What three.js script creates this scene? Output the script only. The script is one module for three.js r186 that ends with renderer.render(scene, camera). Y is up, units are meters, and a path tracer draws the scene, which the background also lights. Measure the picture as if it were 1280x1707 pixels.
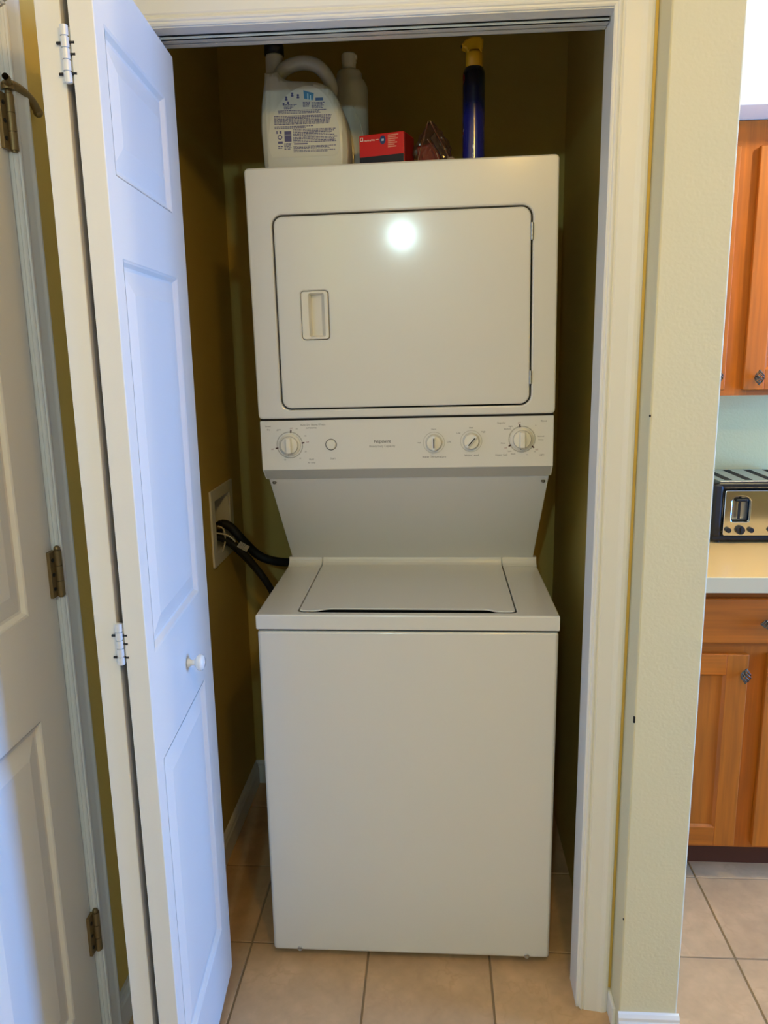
import * as THREE from 'three';
import { RoundedBoxGeometry } from 'three/addons/geometries/RoundedBoxGeometry.js';
import { mergeGeometries, toCreasedNormals } from 'three/addons/utils/BufferGeometryUtils.js';
import { RectAreaLightUniformsLib } from 'three/addons/lights/RectAreaLightUniformsLib.js';

// ---------------------------------------------------------------- camera, sky, lights, exposure
const scene = new THREE.Scene();
const FOCAL = 1303.3;                                   // pixels, of a 1280 x 1707 frame
const camera = new THREE.PerspectiveCamera(2 * Math.atan(853.5 / FOCAL) * 180 / Math.PI, 1280 / 1707, 0.05, 60);
camera.position.set(0.0682, 1.5008, 1.6795);
camera.rotation.set(-0.2065, 0.0677, -0.0173, 'YXZ');
const renderer = new THREE.WebGLRenderer({ antialias: true });
renderer.toneMapping = THREE.LinearToneMapping;
renderer.toneMappingExposure = 1.0;
renderer.shadowMap.enabled = true;
RectAreaLightUniformsLib.init();
scene.background = new THREE.Color().setRGB(0.5, 0.68, 1.0);
scene.backgroundIntensity = 0.6;

const ROOM = { left: -0.65, right: 3.2, back: 5.8, ceil: 2.5, kitchen: -0.955 };
const WINDOW = { z0: 0.05, z1: 1.0, y0: 0.35, y1: 2.0 };          // in the right wall: blue skylight on the bifold door
const daylight = new THREE.RectAreaLight(new THREE.Color().setRGB(0.085, 0.345, 1.0), 29.5, WINDOW.z1 - WINDOW.z0 - 0.1, WINDOW.y1 - WINDOW.y0 - 0.1);
daylight.position.set(ROOM.right - 0.03, (WINDOW.y0 + WINDOW.y1) / 2, (WINDOW.z0 + WINDOW.z1) / 2);
daylight.lookAt(-1, daylight.position.y, daylight.position.z);
scene.add(daylight);
const LAMPS = [   // position of the globe or dome, intensity (candela), colour
  { at: [-0.22, 2.165, 3.0], power: 2.55, rgb: [0.62, 0.95, 1.0], pendant: true },
  { at: [0.35, 2.4, 1.5], power: 1.6, rgb: [1.0, 0.60, 0.12] },
  { at: [1.5, 2.4, 0.0], power: 2.5, rgb: [1.0, 0.82, 0.38] },
];

// ---------------------------------------------------------------- small tools
let seed = 7;
const rnd = () => { seed = (seed * 1664525 + 1013904223) >>> 0; return seed / 4294967296; };
const V = (x, y, z) => new THREE.Vector3(x, y, z);
const names = new Map();
function numbered(n) { const k = names.get(n) || 0; names.set(n, k + 1); return k ? n + '_' + String(k).padStart(3, '0') : n; }
function tag(o, label, category, group) { o.userData.label = label; o.userData.category = category; if (group) o.userData.group = group; return o; }
function xf(g, m) {                                      // apply a matrix, keep faces turned outwards when it mirrors
  g = g.index ? g.toNonIndexed() : g;
  g.applyMatrix4(m);
  if (m.determinant() < 0) for (const a of Object.values(g.attributes)) {
    const s = a.itemSize;
    for (let i = 0; i < a.count; i += 3) for (let k = 0; k < s; k++) { const t = a.array[(i + 1) * s + k]; a.array[(i + 1) * s + k] = a.array[(i + 2) * s + k]; a.array[(i + 2) * s + k] = t; }
  }
  return g;
}
function join(geos) {
  const list = (Array.isArray(geos) ? geos : [geos]).map((g) => {
    const n = g.index ? g.toNonIndexed() : g.clone();
    if (!n.attributes.normal) n.computeVertexNormals();
    if (!n.attributes.uv) n.setAttribute('uv', new THREE.BufferAttribute(new Float32Array(n.attributes.position.count * 2), 2));
    for (const k of Object.keys(n.attributes)) if (!['position', 'normal', 'uv'].includes(k)) n.deleteAttribute(k);
    n.morphAttributes = {}; n.groups = [];
    return n;
  });
  return list.length === 1 ? list[0] : mergeGeometries(list);
}
function boxUV(g, turn) {                                // uv in metres from the dominant side of each face
  const p = g.attributes.position, n = g.attributes.normal, uv = g.attributes.uv;
  for (let i = 0; i < p.count; i++) {
    const ax = Math.abs(n.getX(i)), ay = Math.abs(n.getY(i)), az = Math.abs(n.getZ(i));
    let u, v;
    if (ax >= ay && ax >= az) { u = p.getZ(i); v = p.getY(i); } else if (ay >= az) { u = p.getX(i); v = p.getZ(i); } else { u = p.getX(i); v = p.getY(i); }
    if (turn) uv.setXY(i, v, u); else uv.setXY(i, u, v);
  }
  return g;
}
function part(name, geos, mat, parent, o = {}) {
  let g = join(geos);
  if (!o.keepUV) boxUV(g, o.turn);
  if (o.m) g = xf(g, o.m);
  const m = new THREE.Mesh(g, mat);
  m.name = parent === scene ? numbered(name) : name;
  if (parent !== scene) { const same = parent.children.filter((c) => c.userData.base === name).length; m.userData.base = name; if (same) m.name = name + '_' + String(same).padStart(3, '0'); }
  if (o.label) m.userData.label = o.label;
  m.castShadow = m.receiveShadow = true;
  parent.add(m);
  return m;
}
function parts(name, list, mat, parent, o) { return list.map((g) => part(name, g, mat, parent, o)); }
function thing(name, label, category, pos = [0, 0, 0], group) {
  const g = new THREE.Group(); g.name = numbered(name); g.position.set(...pos); scene.add(g);
  return tag(g, label, category, group);
}
function struct(name, geos, mat, label, category, o) {
  const m = part(name, geos, mat, scene, o); m.userData.kind = 'structure'; return tag(m, label, category);
}
function structGroup(name, label, category, pos) { const g = thing(name, label, category, pos); g.userData.kind = 'structure'; return g; }
const T = (x, y, z) => new THREE.Matrix4().makeTranslation(x, y, z);
const MUL = (...ms) => ms.reduce((a, b) => a.clone().multiply(b));
const RX = (a) => new THREE.Matrix4().makeRotationX(a), RY = (a) => new THREE.Matrix4().makeRotationY(a), RZ = (a) => new THREE.Matrix4().makeRotationZ(a);
function box(x0, x1, y0, y1, z0, z1, r = 0) {
  const w = x1 - x0, h = y1 - y0, d = z1 - z0;
  const g = r ? new RoundedBoxGeometry(w, h, d, 2, Math.min(r, w / 2.01, h / 2.01, d / 2.01)) : new THREE.BoxGeometry(w, h, d);
  return g.translate((x0 + x1) / 2, (y0 + y1) / 2, (z0 + z1) / 2);
}
function roundRect(x0, x1, y0, y1, r, S = THREE.Shape) {
  const s = new S();
  s.moveTo(x0 + r, y0); s.lineTo(x1 - r, y0); s.absarc(x1 - r, y0 + r, r, -Math.PI / 2, 0); s.lineTo(x1, y1 - r); s.absarc(x1 - r, y1 - r, r, 0, Math.PI / 2);
  s.lineTo(x0 + r, y1); s.absarc(x0 + r, y1 - r, r, Math.PI / 2, Math.PI); s.lineTo(x0, y0 + r); s.absarc(x0 + r, y0 + r, r, Math.PI, Math.PI * 1.5);
  return s;
}
const rectPath = (x0, x1, y0, y1) => { const p = new THREE.Path(); p.moveTo(x0, y0); p.lineTo(x0, y1); p.lineTo(x1, y1); p.lineTo(x1, y0); p.closePath(); return p; };
const rectShape = (x0, x1, y0, y1) => { const p = new THREE.Shape(); p.moveTo(x0, y0); p.lineTo(x1, y0); p.lineTo(x1, y1); p.lineTo(x0, y1); p.closePath(); return p; };
const poly = (pts) => { const s = new THREE.Shape(); pts.forEach(([a, b], i) => (i ? s.lineTo(a, b) : s.moveTo(a, b))); s.closePath(); return s; };
function ext(shape, depth, bevel = 0, seg = 10) {
  const e = new THREE.ExtrudeGeometry(shape, bevel ? { depth: depth - 2 * bevel, bevelEnabled: true, bevelThickness: bevel, bevelSize: bevel, bevelOffset: -bevel, bevelSegments: 2, curveSegments: seg } : { depth, bevelEnabled: false, curveSegments: seg });
  return bevel ? e.translate(0, 0, bevel) : e;
}
// a profile given as (z, y) points, swept along x
function sweepX(pts, x0, x1, bevel = 0) {
  const g = ext(poly(pts.map(([z, y]) => [-z, y])), x1 - x0, bevel);   // shape x = -z, extruded along +z
  return xf(g, MUL(T(x0, 0, 0), RY(Math.PI / 2)));                     // (-z, y, t) -> (t, y, z)
}
const lathe = (pts, seg = 32) => new THREE.LatheGeometry(pts.map(([r, y]) => new THREE.Vector2(r, y)), seg);
const tube = (pts, r, seg = 40, rad = 12, closed = false) => new THREE.TubeGeometry(new THREE.CatmullRomCurve3(pts.map((p) => (p.isVector3 ? p : V(...p))), closed, 'catmullrom', 0.5), seg, r, rad, closed);
const cyl = (r0, r1, h, seg = 20) => new THREE.CylinderGeometry(r1, r0, h, seg);

// ---------------------------------------------------------------- textures
function lattice(n, s0) { let s = s0 >>> 0; const a = new Float32Array(n * n); for (let i = 0; i < n * n; i++) { s = (Math.imul(s, 1664525) + 1013904223) >>> 0; a[i] = s / 4294967296; } return a; }
function noiseField(size, nx, ny, octaves, s0) {         // tileable value noise, 0..1
  const out = new Float32Array(size * size); let amp = 1, tot = 0;
  for (let o = 0; o < octaves; o++) {
    const N = Math.max(nx, ny) << o, lat = lattice(N, s0 + o * 97), cx = nx << o, cy = ny << o;
    for (let y = 0; y < size; y++) {
      const fy = y / size * cy, iy = Math.floor(fy), ty = fy - iy, sy = ty * ty * (3 - 2 * ty), r0 = (iy % cy) * N, r1 = ((iy + 1) % cy) * N;
      for (let x = 0; x < size; x++) {
        const fx = x / size * cx, ix = Math.floor(fx), tx = fx - ix, sx = tx * tx * (3 - 2 * tx), a = ix % cx, b = (ix + 1) % cx;
        const p = lat[r0 + a] + (lat[r0 + b] - lat[r0 + a]) * sx, q = lat[r1 + a] + (lat[r1 + b] - lat[r1 + a]) * sx;
        out[y * size + x] += amp * (p + (q - p) * sy);
      }
    }
    tot += amp; amp *= 0.55;
  }
  for (let i = 0; i < out.length; i++) out[i] /= tot;
  return out;
}
function dataTex(size, fn, srgb, repeat = 1) {
  const d = new Uint8Array(size * size * 4);
  for (let i = 0; i < size * size; i++) { const c = fn(i); for (let k = 0; k < 3; k++) d[i * 4 + k] = Math.max(0, Math.min(255, Array.isArray(c) ? c[k] : c)); d[i * 4 + 3] = 255; }
  const t = new THREE.DataTexture(d, size, size);
  t.wrapS = t.wrapT = THREE.RepeatWrapping; t.magFilter = THREE.LinearFilter; t.minFilter = THREE.LinearMipmapLinearFilter; t.generateMipmaps = true;
  if (srgb) t.colorSpace = THREE.SRGBColorSpace;
  t.repeat.set(repeat, repeat); t.needsUpdate = true;
  return t;
}
const peel = noiseField(256, 48, 48, 2, 11);
const peelTex = dataTex(256, (i) => peel[i] * 255, false, 1 / 0.22);
const wA = noiseField(512, 24, 2, 4, 21), wB = noiseField(512, 4, 1, 3, 22), wC = noiseField(512, 90, 3, 2, 23);
const woodTex = (tone) => dataTex(512, (i) => {
  const x = (i % 512) / 512, ring = 0.5 + 0.5 * Math.sin((x * 16 + wB[i] * 7) * 2.0 * Math.PI / 2);
  const k = 0.84 + 0.13 * (wA[i] - 0.5) + 0.05 * ring + 0.09 * (wC[i] - 0.5) + 0.14 * (wB[i] - 0.5);
  return tone.map((c) => c * k);
}, true, 1 / 0.4);
const tileTexes = [31, 32, 33, 34].map((s) => {
  const a = noiseField(256, 3, 3, 5, s * 5), b = noiseField(256, 14, 14, 3, s * 7), e = noiseField(256, 5, 5, 4, s * 13);
  return dataTex(256, (i) => {
    const k = 0.93 + 0.20 * (a[i] - 0.5) + 0.07 * (b[i] - 0.5), vein = Math.max(0, 0.05 - Math.abs(e[i] - 0.5)) * 2.2 * Math.max(0, a[i] - 0.42) * 2;
    return [220 * (k - vein * 0.5), 180 * (k - vein * 0.7), 134 * (k - vein * 0.85)];
  }, true);
});
function canvasTex(w, h, draw) {
  const c = document.createElement('canvas'); c.width = w; c.height = h; draw(c.getContext('2d'), w, h);
  const t = new THREE.CanvasTexture(c); t.colorSpace = THREE.SRGBColorSpace; t.anisotropy = 8; return t;
}

// ---------------------------------------------------------------- materials
const std = (hex, roughness = 0.6, o = {}) => new THREE.MeshStandardMaterial({ color: hex, roughness, ...o });
const phy = (hex, roughness = 0.5, o = {}) => new THREE.MeshPhysicalMaterial({ color: hex, roughness, ...o });
const M = {
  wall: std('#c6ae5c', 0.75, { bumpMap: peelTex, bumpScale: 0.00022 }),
  hallWall: std('#e8ca70', 0.75, { bumpMap: peelTex, bumpScale: 0.00022 }),
  farWall: std('#b49c72', 0.8),
  cream: std('#e3dcbc', 0.75, { bumpMap: peelTex, bumpScale: 0.00022 }),
  kitchenWall: std('#e6da9c', 0.75, { bumpMap: peelTex, bumpScale: 0.0004 }),
  ceiling: std('#d8d4c6', 0.9, { bumpMap: peelTex, bumpScale: 0.002 }),
  soffit: std('#f6f4ec', 0.8),
  trim: std('#ebeae7', 0.42),
  door: std('#e8e6e0', 0.45),
  enamel: phy('#dfddd6', 0.32, { clearcoat: 0.5, clearcoatRoughness: 0.11 }),
  enamelShade: phy('#e4e3df', 0.4, { clearcoat: 0.3, clearcoatRoughness: 0.25 }),
  plastic: phy('#e6e1d2', 0.42),
  lip: phy('#bdbcb6', 0.5),
  gap: std('#1a1814', 0.9),
  grout: std('#957c5c', 0.95),
  black: std('#0d0d0e', 0.5),
  rubber: std('#0a0a0b', 0.65),
  chrome: new THREE.MeshStandardMaterial({ color: '#d8d8d8', metalness: 1, roughness: 0.14 }),
  steel: new THREE.MeshStandardMaterial({ color: '#c4c4c2', metalness: 0.9, roughness: 0.32 }),
  whiteMetal: std('#dcdcd8', 0.35, { metalness: 0.15 }),
  bronze: new THREE.MeshStandardMaterial({ color: '#8d7852', metalness: 0.7, roughness: 0.45 }),
  pewter: new THREE.MeshStandardMaterial({ color: '#6d6a64', metalness: 0.9, roughness: 0.35 }),
  wood: std('#ffffff', 0.5, { map: woodTex([216, 116, 14]) }),
  woodRail: std('#ffffff', 0.5, { map: woodTex([210, 111, 12]) }),
  toe: std('#5a2c14', 0.6),
  counter: phy('#f2c884', 0.3),
  jug: phy('#d2d2ca', 0.38, { clearcoat: 0.2 }),
  white: std('#ecebe4', 0.4),
};
const tileMats = [];
for (const t of tileTexes) for (const k of [1, 0.95]) tileMats.push(phy(new THREE.Color(k, k, k), 0.42, { map: t }));

// ---------------------------------------------------------------- the setting
// floor: slab of mortar with separate tiles, 12 inches and a joint
{
  const floor = structGroup('floor', 'beige ceramic tile floor with tan grout joints running from hallway into kitchen', 'floor');
  part('mortar_bed', box(ROOM.left - 0.1, ROOM.right + 0.1, -0.12, -0.0025, -1.1, ROOM.back + 0.1), M.grout, floor);
  const P = 0.3045, X0 = -0.4105, Z0 = -0.048, gapw = 0.005, s = P - gapw;
  const base = join(new RoundedBoxGeometry(s, 0.012, s, 1, 0.0016));
  { const p = base.attributes.position, uv = base.attributes.uv; for (let i = 0; i < p.count; i++) uv.setXY(i, p.getX(i) / P + 0.5, p.getZ(i) / P + 0.5); }
  const far = [];
  for (let i = -1; i < 12; i++) for (let j = -4; j < 20; j++) {
    const cx = X0 + (i + 0.5) * P, cz = Z0 + (j + 0.5) * P;
    if (cx - s / 2 < ROOM.left - 0.1 && i < -1) continue;
    if (j < 4 && i < 6) {
      const m = new THREE.Mesh(base, tileMats[Math.floor(rnd() * tileMats.length)]);
      m.name = 'tile' + (floor.children.length > 1 ? '_' + String(floor.children.length - 1).padStart(3, '0') : '');
      m.position.set(cx, -0.006 + (rnd() - 0.5) * 0.0006, cz); m.rotation.y = Math.floor(rnd() * 4) * Math.PI / 2;
      m.castShadow = m.receiveShadow = true; floor.add(m);
    } else far.push(base.clone().translate(cx, -0.006, cz));
  }
  const rest = part('far_tiles', far, tileMats[0], floor, { keepUV: true }); rest.userData.kind = 'stuff';
}
const W1 = 0.071, ZC = 0.115, ZJ = 0.036;                                       // inner face of the closet front wall
const CL = { l: -0.57, r: 0.45, b: -0.815, o0: -0.53, o1: 0.388, head: 2.084 };
struct('ceiling', box(ROOM.left - 0.15, ROOM.right + 0.15, ROOM.ceil, ROOM.ceil + 0.12, -1.1, ROOM.back + 0.15), M.ceiling, 'flat white textured ceiling above the hallway and kitchen', 'ceiling');
// closet front wall with the door opening (header and the two narrow sides)
struct('wall_closet_front', [box(ROOM.left - 0.02, CL.o0 - 0.014, 0, ROOM.ceil, ZJ, 0.115), box(CL.o0 - 0.014, CL.o1 + 0.014, CL.head + 0.014, ROOM.ceil, ZJ, 0.115), box(CL.o1 + 0.014, 0.5, 0, ROOM.ceil, ZJ, 0.115)], M.hallWall, 'yellow painted wall around the closet opening, showing as a sliver beside the casing', 'wall');
// partition between closet and kitchen, with the thicker end that faces the camera
struct('wall_closet_right', box(CL.r, CL.r + 0.03, 0, ROOM.ceil, CL.b, ZJ), M.wall, 'dark olive right wall inside the laundry closet', 'wall');
struct('wall_partition', [box(CL.r + 0.03, 0.588, 0, ROOM.ceil, -1.02, ZJ), box(0.5, 0.588, 0, ROOM.ceil, ZJ, 0.115), box(0.464, 0.588, 0, ROOM.ceil, 0.115, 0.2, 0.004)], M.cream, 'cream textured end of the partition wall between closet and kitchen', 'wall');
struct('wall_closet_back', box(-0.75, 0.5, 0, ROOM.ceil, CL.b - 0.1, CL.b), M.wall, 'dark unlit back wall of the laundry closet', 'wall');
{ // closet left wall with the hole for the valve box
  const s = rectShape(CL.b, ZJ, 0, ROOM.ceil);      // along z
  s.holes.push(rectPath(-0.668, -0.468, 0.915, 1.092));
  const g = xf(ext(s, 0.08), MUL(T(CL.l - 0.08, 0, 0), new THREE.Matrix4().set(0, 0, 1, 0, 0, 1, 0, 0, 1, 0, 0, 0, 0, 0, 0, 1)));
  struct('wall_closet_left', g, M.wall, 'olive shadowed left wall inside the laundry closet holding the valve box', 'wall');
}
{ // hallway left wall with its door opening
  const s = rectShape(-0.3, ROOM.back, 0, ROOM.ceil); s.holes.push(rectPath(0.285, 1.125, 0, 2.058));
  const g = xf(ext(s, 0.11), MUL(T(ROOM.left - 0.11, 0, 0), new THREE.Matrix4().set(0, 0, 1, 0, 0, 1, 0, 0, 1, 0, 0, 0, 0, 0, 0, 1)));
  struct('wall_left', g, M.hallWall, 'yellow painted hallway wall beside the bifold door, mostly hidden', 'wall');
  struct('wall_closet_beyond', box(-1.1, -0.765, 0, ROOM.ceil, 0.1, 1.3), M.wall, 'blank wall behind the closed hallway door', 'wall');
}
struct('wall_back', box(ROOM.left - 0.15, ROOM.right + 0.15, 0, ROOM.ceil, ROOM.back, ROOM.back + 0.12), M.farWall, 'plain tan far wall of the room behind the camera', 'wall');
struct('wall_kitchen', box(0.5, ROOM.right + 0.15, 0, ROOM.ceil, ROOM.kitchen - 0.12, ROOM.kitchen), M.kitchenWall, 'pale green grey kitchen wall behind the toaster', 'wall');
struct('wall_soffit', box(0.588, ROOM.right, 2.09, ROOM.ceil, ROOM.kitchen, -0.53, 0.004), M.soffit, 'bright white boxed soffit above the upper kitchen cabinet', 'soffit');
{ // right wall with the window
  const s = rectShape(-1.05, ROOM.back + 0.1, 0, ROOM.ceil); s.holes.push(rectPath(WINDOW.z0, WINDOW.z1, WINDOW.y0, WINDOW.y1));
  const g = xf(ext(s, 0.12), MUL(T(ROOM.right, 0, 0), new THREE.Matrix4().set(0, 0, 1, 0, 0, 1, 0, 0, 1, 0, 0, 0, 0, 0, 0, 1)));
  struct('wall_right', g, M.kitchenWall, 'pale wall with the daylight window out of frame', 'wall');
  const w = structGroup('window_1', 'white framed window out of frame on the right wall giving blue daylight', 'window');
  const f = rectShape(WINDOW.z0, WINDOW.z1, WINDOW.y0, WINDOW.y1);
  const ym = (WINDOW.y0 + WINDOW.y1) / 2;
  f.holes.push(rectPath(WINDOW.z0 + 0.04, WINDOW.z1 - 0.04, WINDOW.y0 + 0.04, ym - 0.02), rectPath(WINDOW.z0 + 0.04, WINDOW.z1 - 0.04, ym + 0.02, WINDOW.y1 - 0.04));
  part('window_frame', xf(ext(f, 0.05), MUL(T(ROOM.right + 0.03, 0, 0), new THREE.Matrix4().set(0, 0, 1, 0, 0, 1, 0, 0, 1, 0, 0, 0, 0, 0, 0, 1))), M.trim, w);
  const glass = phy('#ffffff', 0.02, { transmission: 1, thickness: 0, ior: 1.5 });
  part('pane', box(ROOM.right + 0.052, ROOM.right + 0.056, WINDOW.y0 + 0.03, ym - 0.01, WINDOW.z0 + 0.03, WINDOW.z1 - 0.03), glass, w);
  part('pane', box(ROOM.right + 0.052, ROOM.right + 0.056, ym + 0.01, WINDOW.y1 - 0.03, WINDOW.z0 + 0.03, WINDOW.z1 - 0.03), glass, w);
}

// casings: profile (across, out), length along local y, mitred ends
function casing(w, len, bottomMitre, topMitre, chip = 0) {
  const k = w / 0.071;
  const pr = [[0, 0], [0.071, 0], [0.071, 0.010], [0.069, 0.0135], [0.064, 0.016], [0.057, 0.0165], [0.051, 0.0145], [0.047, 0.0135], [0.020, 0.0105], [0.0175, 0.0085], [0.015, 0.0085], [0.013, 0.0115], [0.010, 0.0125], [0.0075, 0.0115], [0.006, 0.009], [0.003, 0.009], [0.0, 0.0065]].map(([a, b]) => [a * k, b]);
  const g = ext(poly(pr), len).toNonIndexed();
  const p = g.attributes.position;
  for (let i = 0; i < p.count; i++) {
    const u = p.getX(i), t = p.getY(i); let s = p.getZ(i);
    if (s > len / 2) s += topMitre * u; else { s -= bottomMitre * u; if (chip) s += Math.max(0, chip - u) * 1.3; }
    p.setXYZ(i, u, s, t);
  }
  // (x, y, z) = (u, s, t) is a mirrored frame: turn the faces
  const h = xf(g, new THREE.Matrix4()); for (const a of Object.values(h.attributes)) { const n = a.itemSize; for (let i = 0; i < a.count; i += 3) for (let q = 0; q < n; q++) { const tt = a.array[(i + 1) * n + q]; a.array[(i + 1) * n + q] = a.array[(i + 2) * n + q]; a.array[(i + 2) * n + q] = tt; } }
  h.computeVertexNormals();
  return h;
}

{
  const t = structGroup('trim_1', 'white moulded door casing around the laundry closet opening', 'trim');
  part('casing_leg', xf(casing(W1, CL.head + 0.002, 0, 1, 0.013), T(CL.o1 - 0.002, 0, ZC)), M.trim, t);
  part('casing_leg', xf(casing(W1, CL.head + 0.002, 0, 1), MUL(T(CL.o0 + 0.002, 0, ZC), new THREE.Matrix4().makeScale(-1, 1, 1))), M.trim, t);
  part('casing_head', xf(casing(W1, CL.o1 - CL.o0 - 0.004, 1, 1), MUL(T(CL.o0 + 0.002, CL.head + 0.002, ZC), new THREE.Matrix4().set(0, 1, 0, 0, 1, 0, 0, 0, 0, 0, 1, 0, 0, 0, 0, 1))), M.trim, t);
  const j = structGroup('trim_2', 'white jamb boards lining the laundry closet opening', 'trim');
  part('jamb_side', box(CL.o1, CL.o1 + 0.014, 0, CL.head, ZJ - 0.002, ZC + 0.002), M.trim, j);
  part('jamb_side', box(CL.o0 - 0.014, CL.o0, 0, CL.head, ZJ - 0.002, ZC + 0.002), M.trim, j);
  part('jamb_head', box(CL.o0 - 0.014, CL.o1 + 0.014, CL.head, CL.head + 0.014, ZJ - 0.002, ZC + 0.002), M.trim, j);
  // caulk and paint filling the foot of the slot between casing and partition end
  struct('trim_3', box(CL.o1 - 0.002 + W1 - 0.001, 0.4645, 0, 0.055, ZC, ZC + 0.06, 0.003), M.trim, 'white caulked filler at the foot of the slot between casing and partition', 'trim');
}
// hallway door casing, on the left wall (faces +x): across runs along -z from the jamb
{
  const t = structGroup('trim_4', 'white moulded casing of the hallway door on the left wall', 'trim');
  const toWall = (z0, dir) => new THREE.Matrix4().set(0, 0, 1, ROOM.left, 0, 1, 0, 0, dir, 0, 0, z0, 0, 0, 0, 1);
  part('casing_leg', xf(casing(0.053, 2.06, 0, 1), toWall(0.294, -1)), M.trim, t);
  part('casing_leg', xf(casing(0.053, 2.06, 0, 1), toWall(1.112, 1)), M.trim, t);
  part('casing_head', xf(casing(0.053, 0.813, 1, 1), new THREE.Matrix4().set(0, 0, 1, ROOM.left, 1, 0, 0, 2.06, 0, 1, 0, 0.299, 0, 0, 0, 1)), M.trim, t);
  const j = structGroup('trim_5', 'white jamb of the hallway door', 'trim');
  part('jamb_side', box(-0.76, ROOM.left + 0.002, 0, 2.055, 0.277, 0.296), M.trim, j);
  part('jamb_side', box(-0.76, ROOM.left + 0.002, 0, 2.055, 1.11, 1.13), M.trim, j);
  part('jamb_head', box(-0.76, ROOM.left + 0.002, 2.045, 2.063, 0.282, 1.13), M.trim, j);
}
// baseboards
const bbProfile = (h, t) => [[0, 0], [t, 0], [t, h * 0.72], [t * 0.8, h * 0.78], [t * 0.75, h * 0.88], [t * 0.4, h * 0.97], [0, h]];
{
  const front = (h, x0, x1, z) => sweepX(bbProfile(h, 0.013).map(([a, b]) => [z + a, b]), x0, x1);
  struct('baseboard_right', front(0.072, 0.462, 0.592, 0.2), M.trim, 'short white baseboard at the foot of the partition end', 'baseboard');
  struct('baseboard_closet', [front(0.083, CL.l, CL.r, CL.b), xf(front(0.083, 0, 0.8, 0), MUL(T(CL.l, 0, 0), RY(Math.PI / 2)))], M.trim, 'dim white baseboard at the foot of the inner closet walls', 'baseboard');
  struct('baseboard_left', xf(front(0.083, -0.2445, -0.118, 0), MUL(T(ROOM.left, 0, 0), RY(Math.PI / 2))), M.trim, 'white baseboard piece on the hallway wall beside the bifold door', 'baseboard');
}
// dings in the paint at the corner of the partition
part('paint_chip', [box(0.4625, 0.4665, 0.755, 0.769, 0.1965, 0.2012, 0.0015), box(0.4625, 0.4655, 1.368, 1.372, 0.197, 0.2012, 0.001), box(0.4628, 0.4648, 0.30, 0.304, 0.197, 0.2012, 0.001)], M.gap, scene.getObjectByName('wall_partition'), { label: 'small dark chips in the paint at the wall corner' });

// ---------------------------------------------------------------- panelled doors
// moulded raised panel, w by h, facing +z with its rim at z = 0
function raisedFace(w, h) {
  const rings = [[0, 0], [0.003, -0.0015], [0.008, -0.008], [0.013, -0.0085], [0.016, -0.0075], [0.047, -0.001], [0.049, -0.0004]];
  const pos = [], quad = (a, b, c, d) => pos.push(...a, ...b, ...c, ...a, ...c, ...d);
  const ring = ([i, z]) => [[-w / 2 + i, -h / 2 + i, z], [w / 2 - i, -h / 2 + i, z], [w / 2 - i, h / 2 - i, z], [-w / 2 + i, h / 2 - i, z]];
  for (let r = 0; r + 1 < rings.length; r++) { const A = ring(rings[r]), B = ring(rings[r + 1]); for (let k = 0; k < 4; k++) quad(A[k], A[(k + 1) % 4], B[(k + 1) % 4], B[k]); }
  const L = ring(rings[rings.length - 1]); quad(L[0], L[1], L[2], L[3]);
  const g = new THREE.BufferGeometry(); g.setAttribute('position', new THREE.Float32BufferAttribute(pos, 3)); g.computeVertexNormals(); return g;
}
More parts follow.
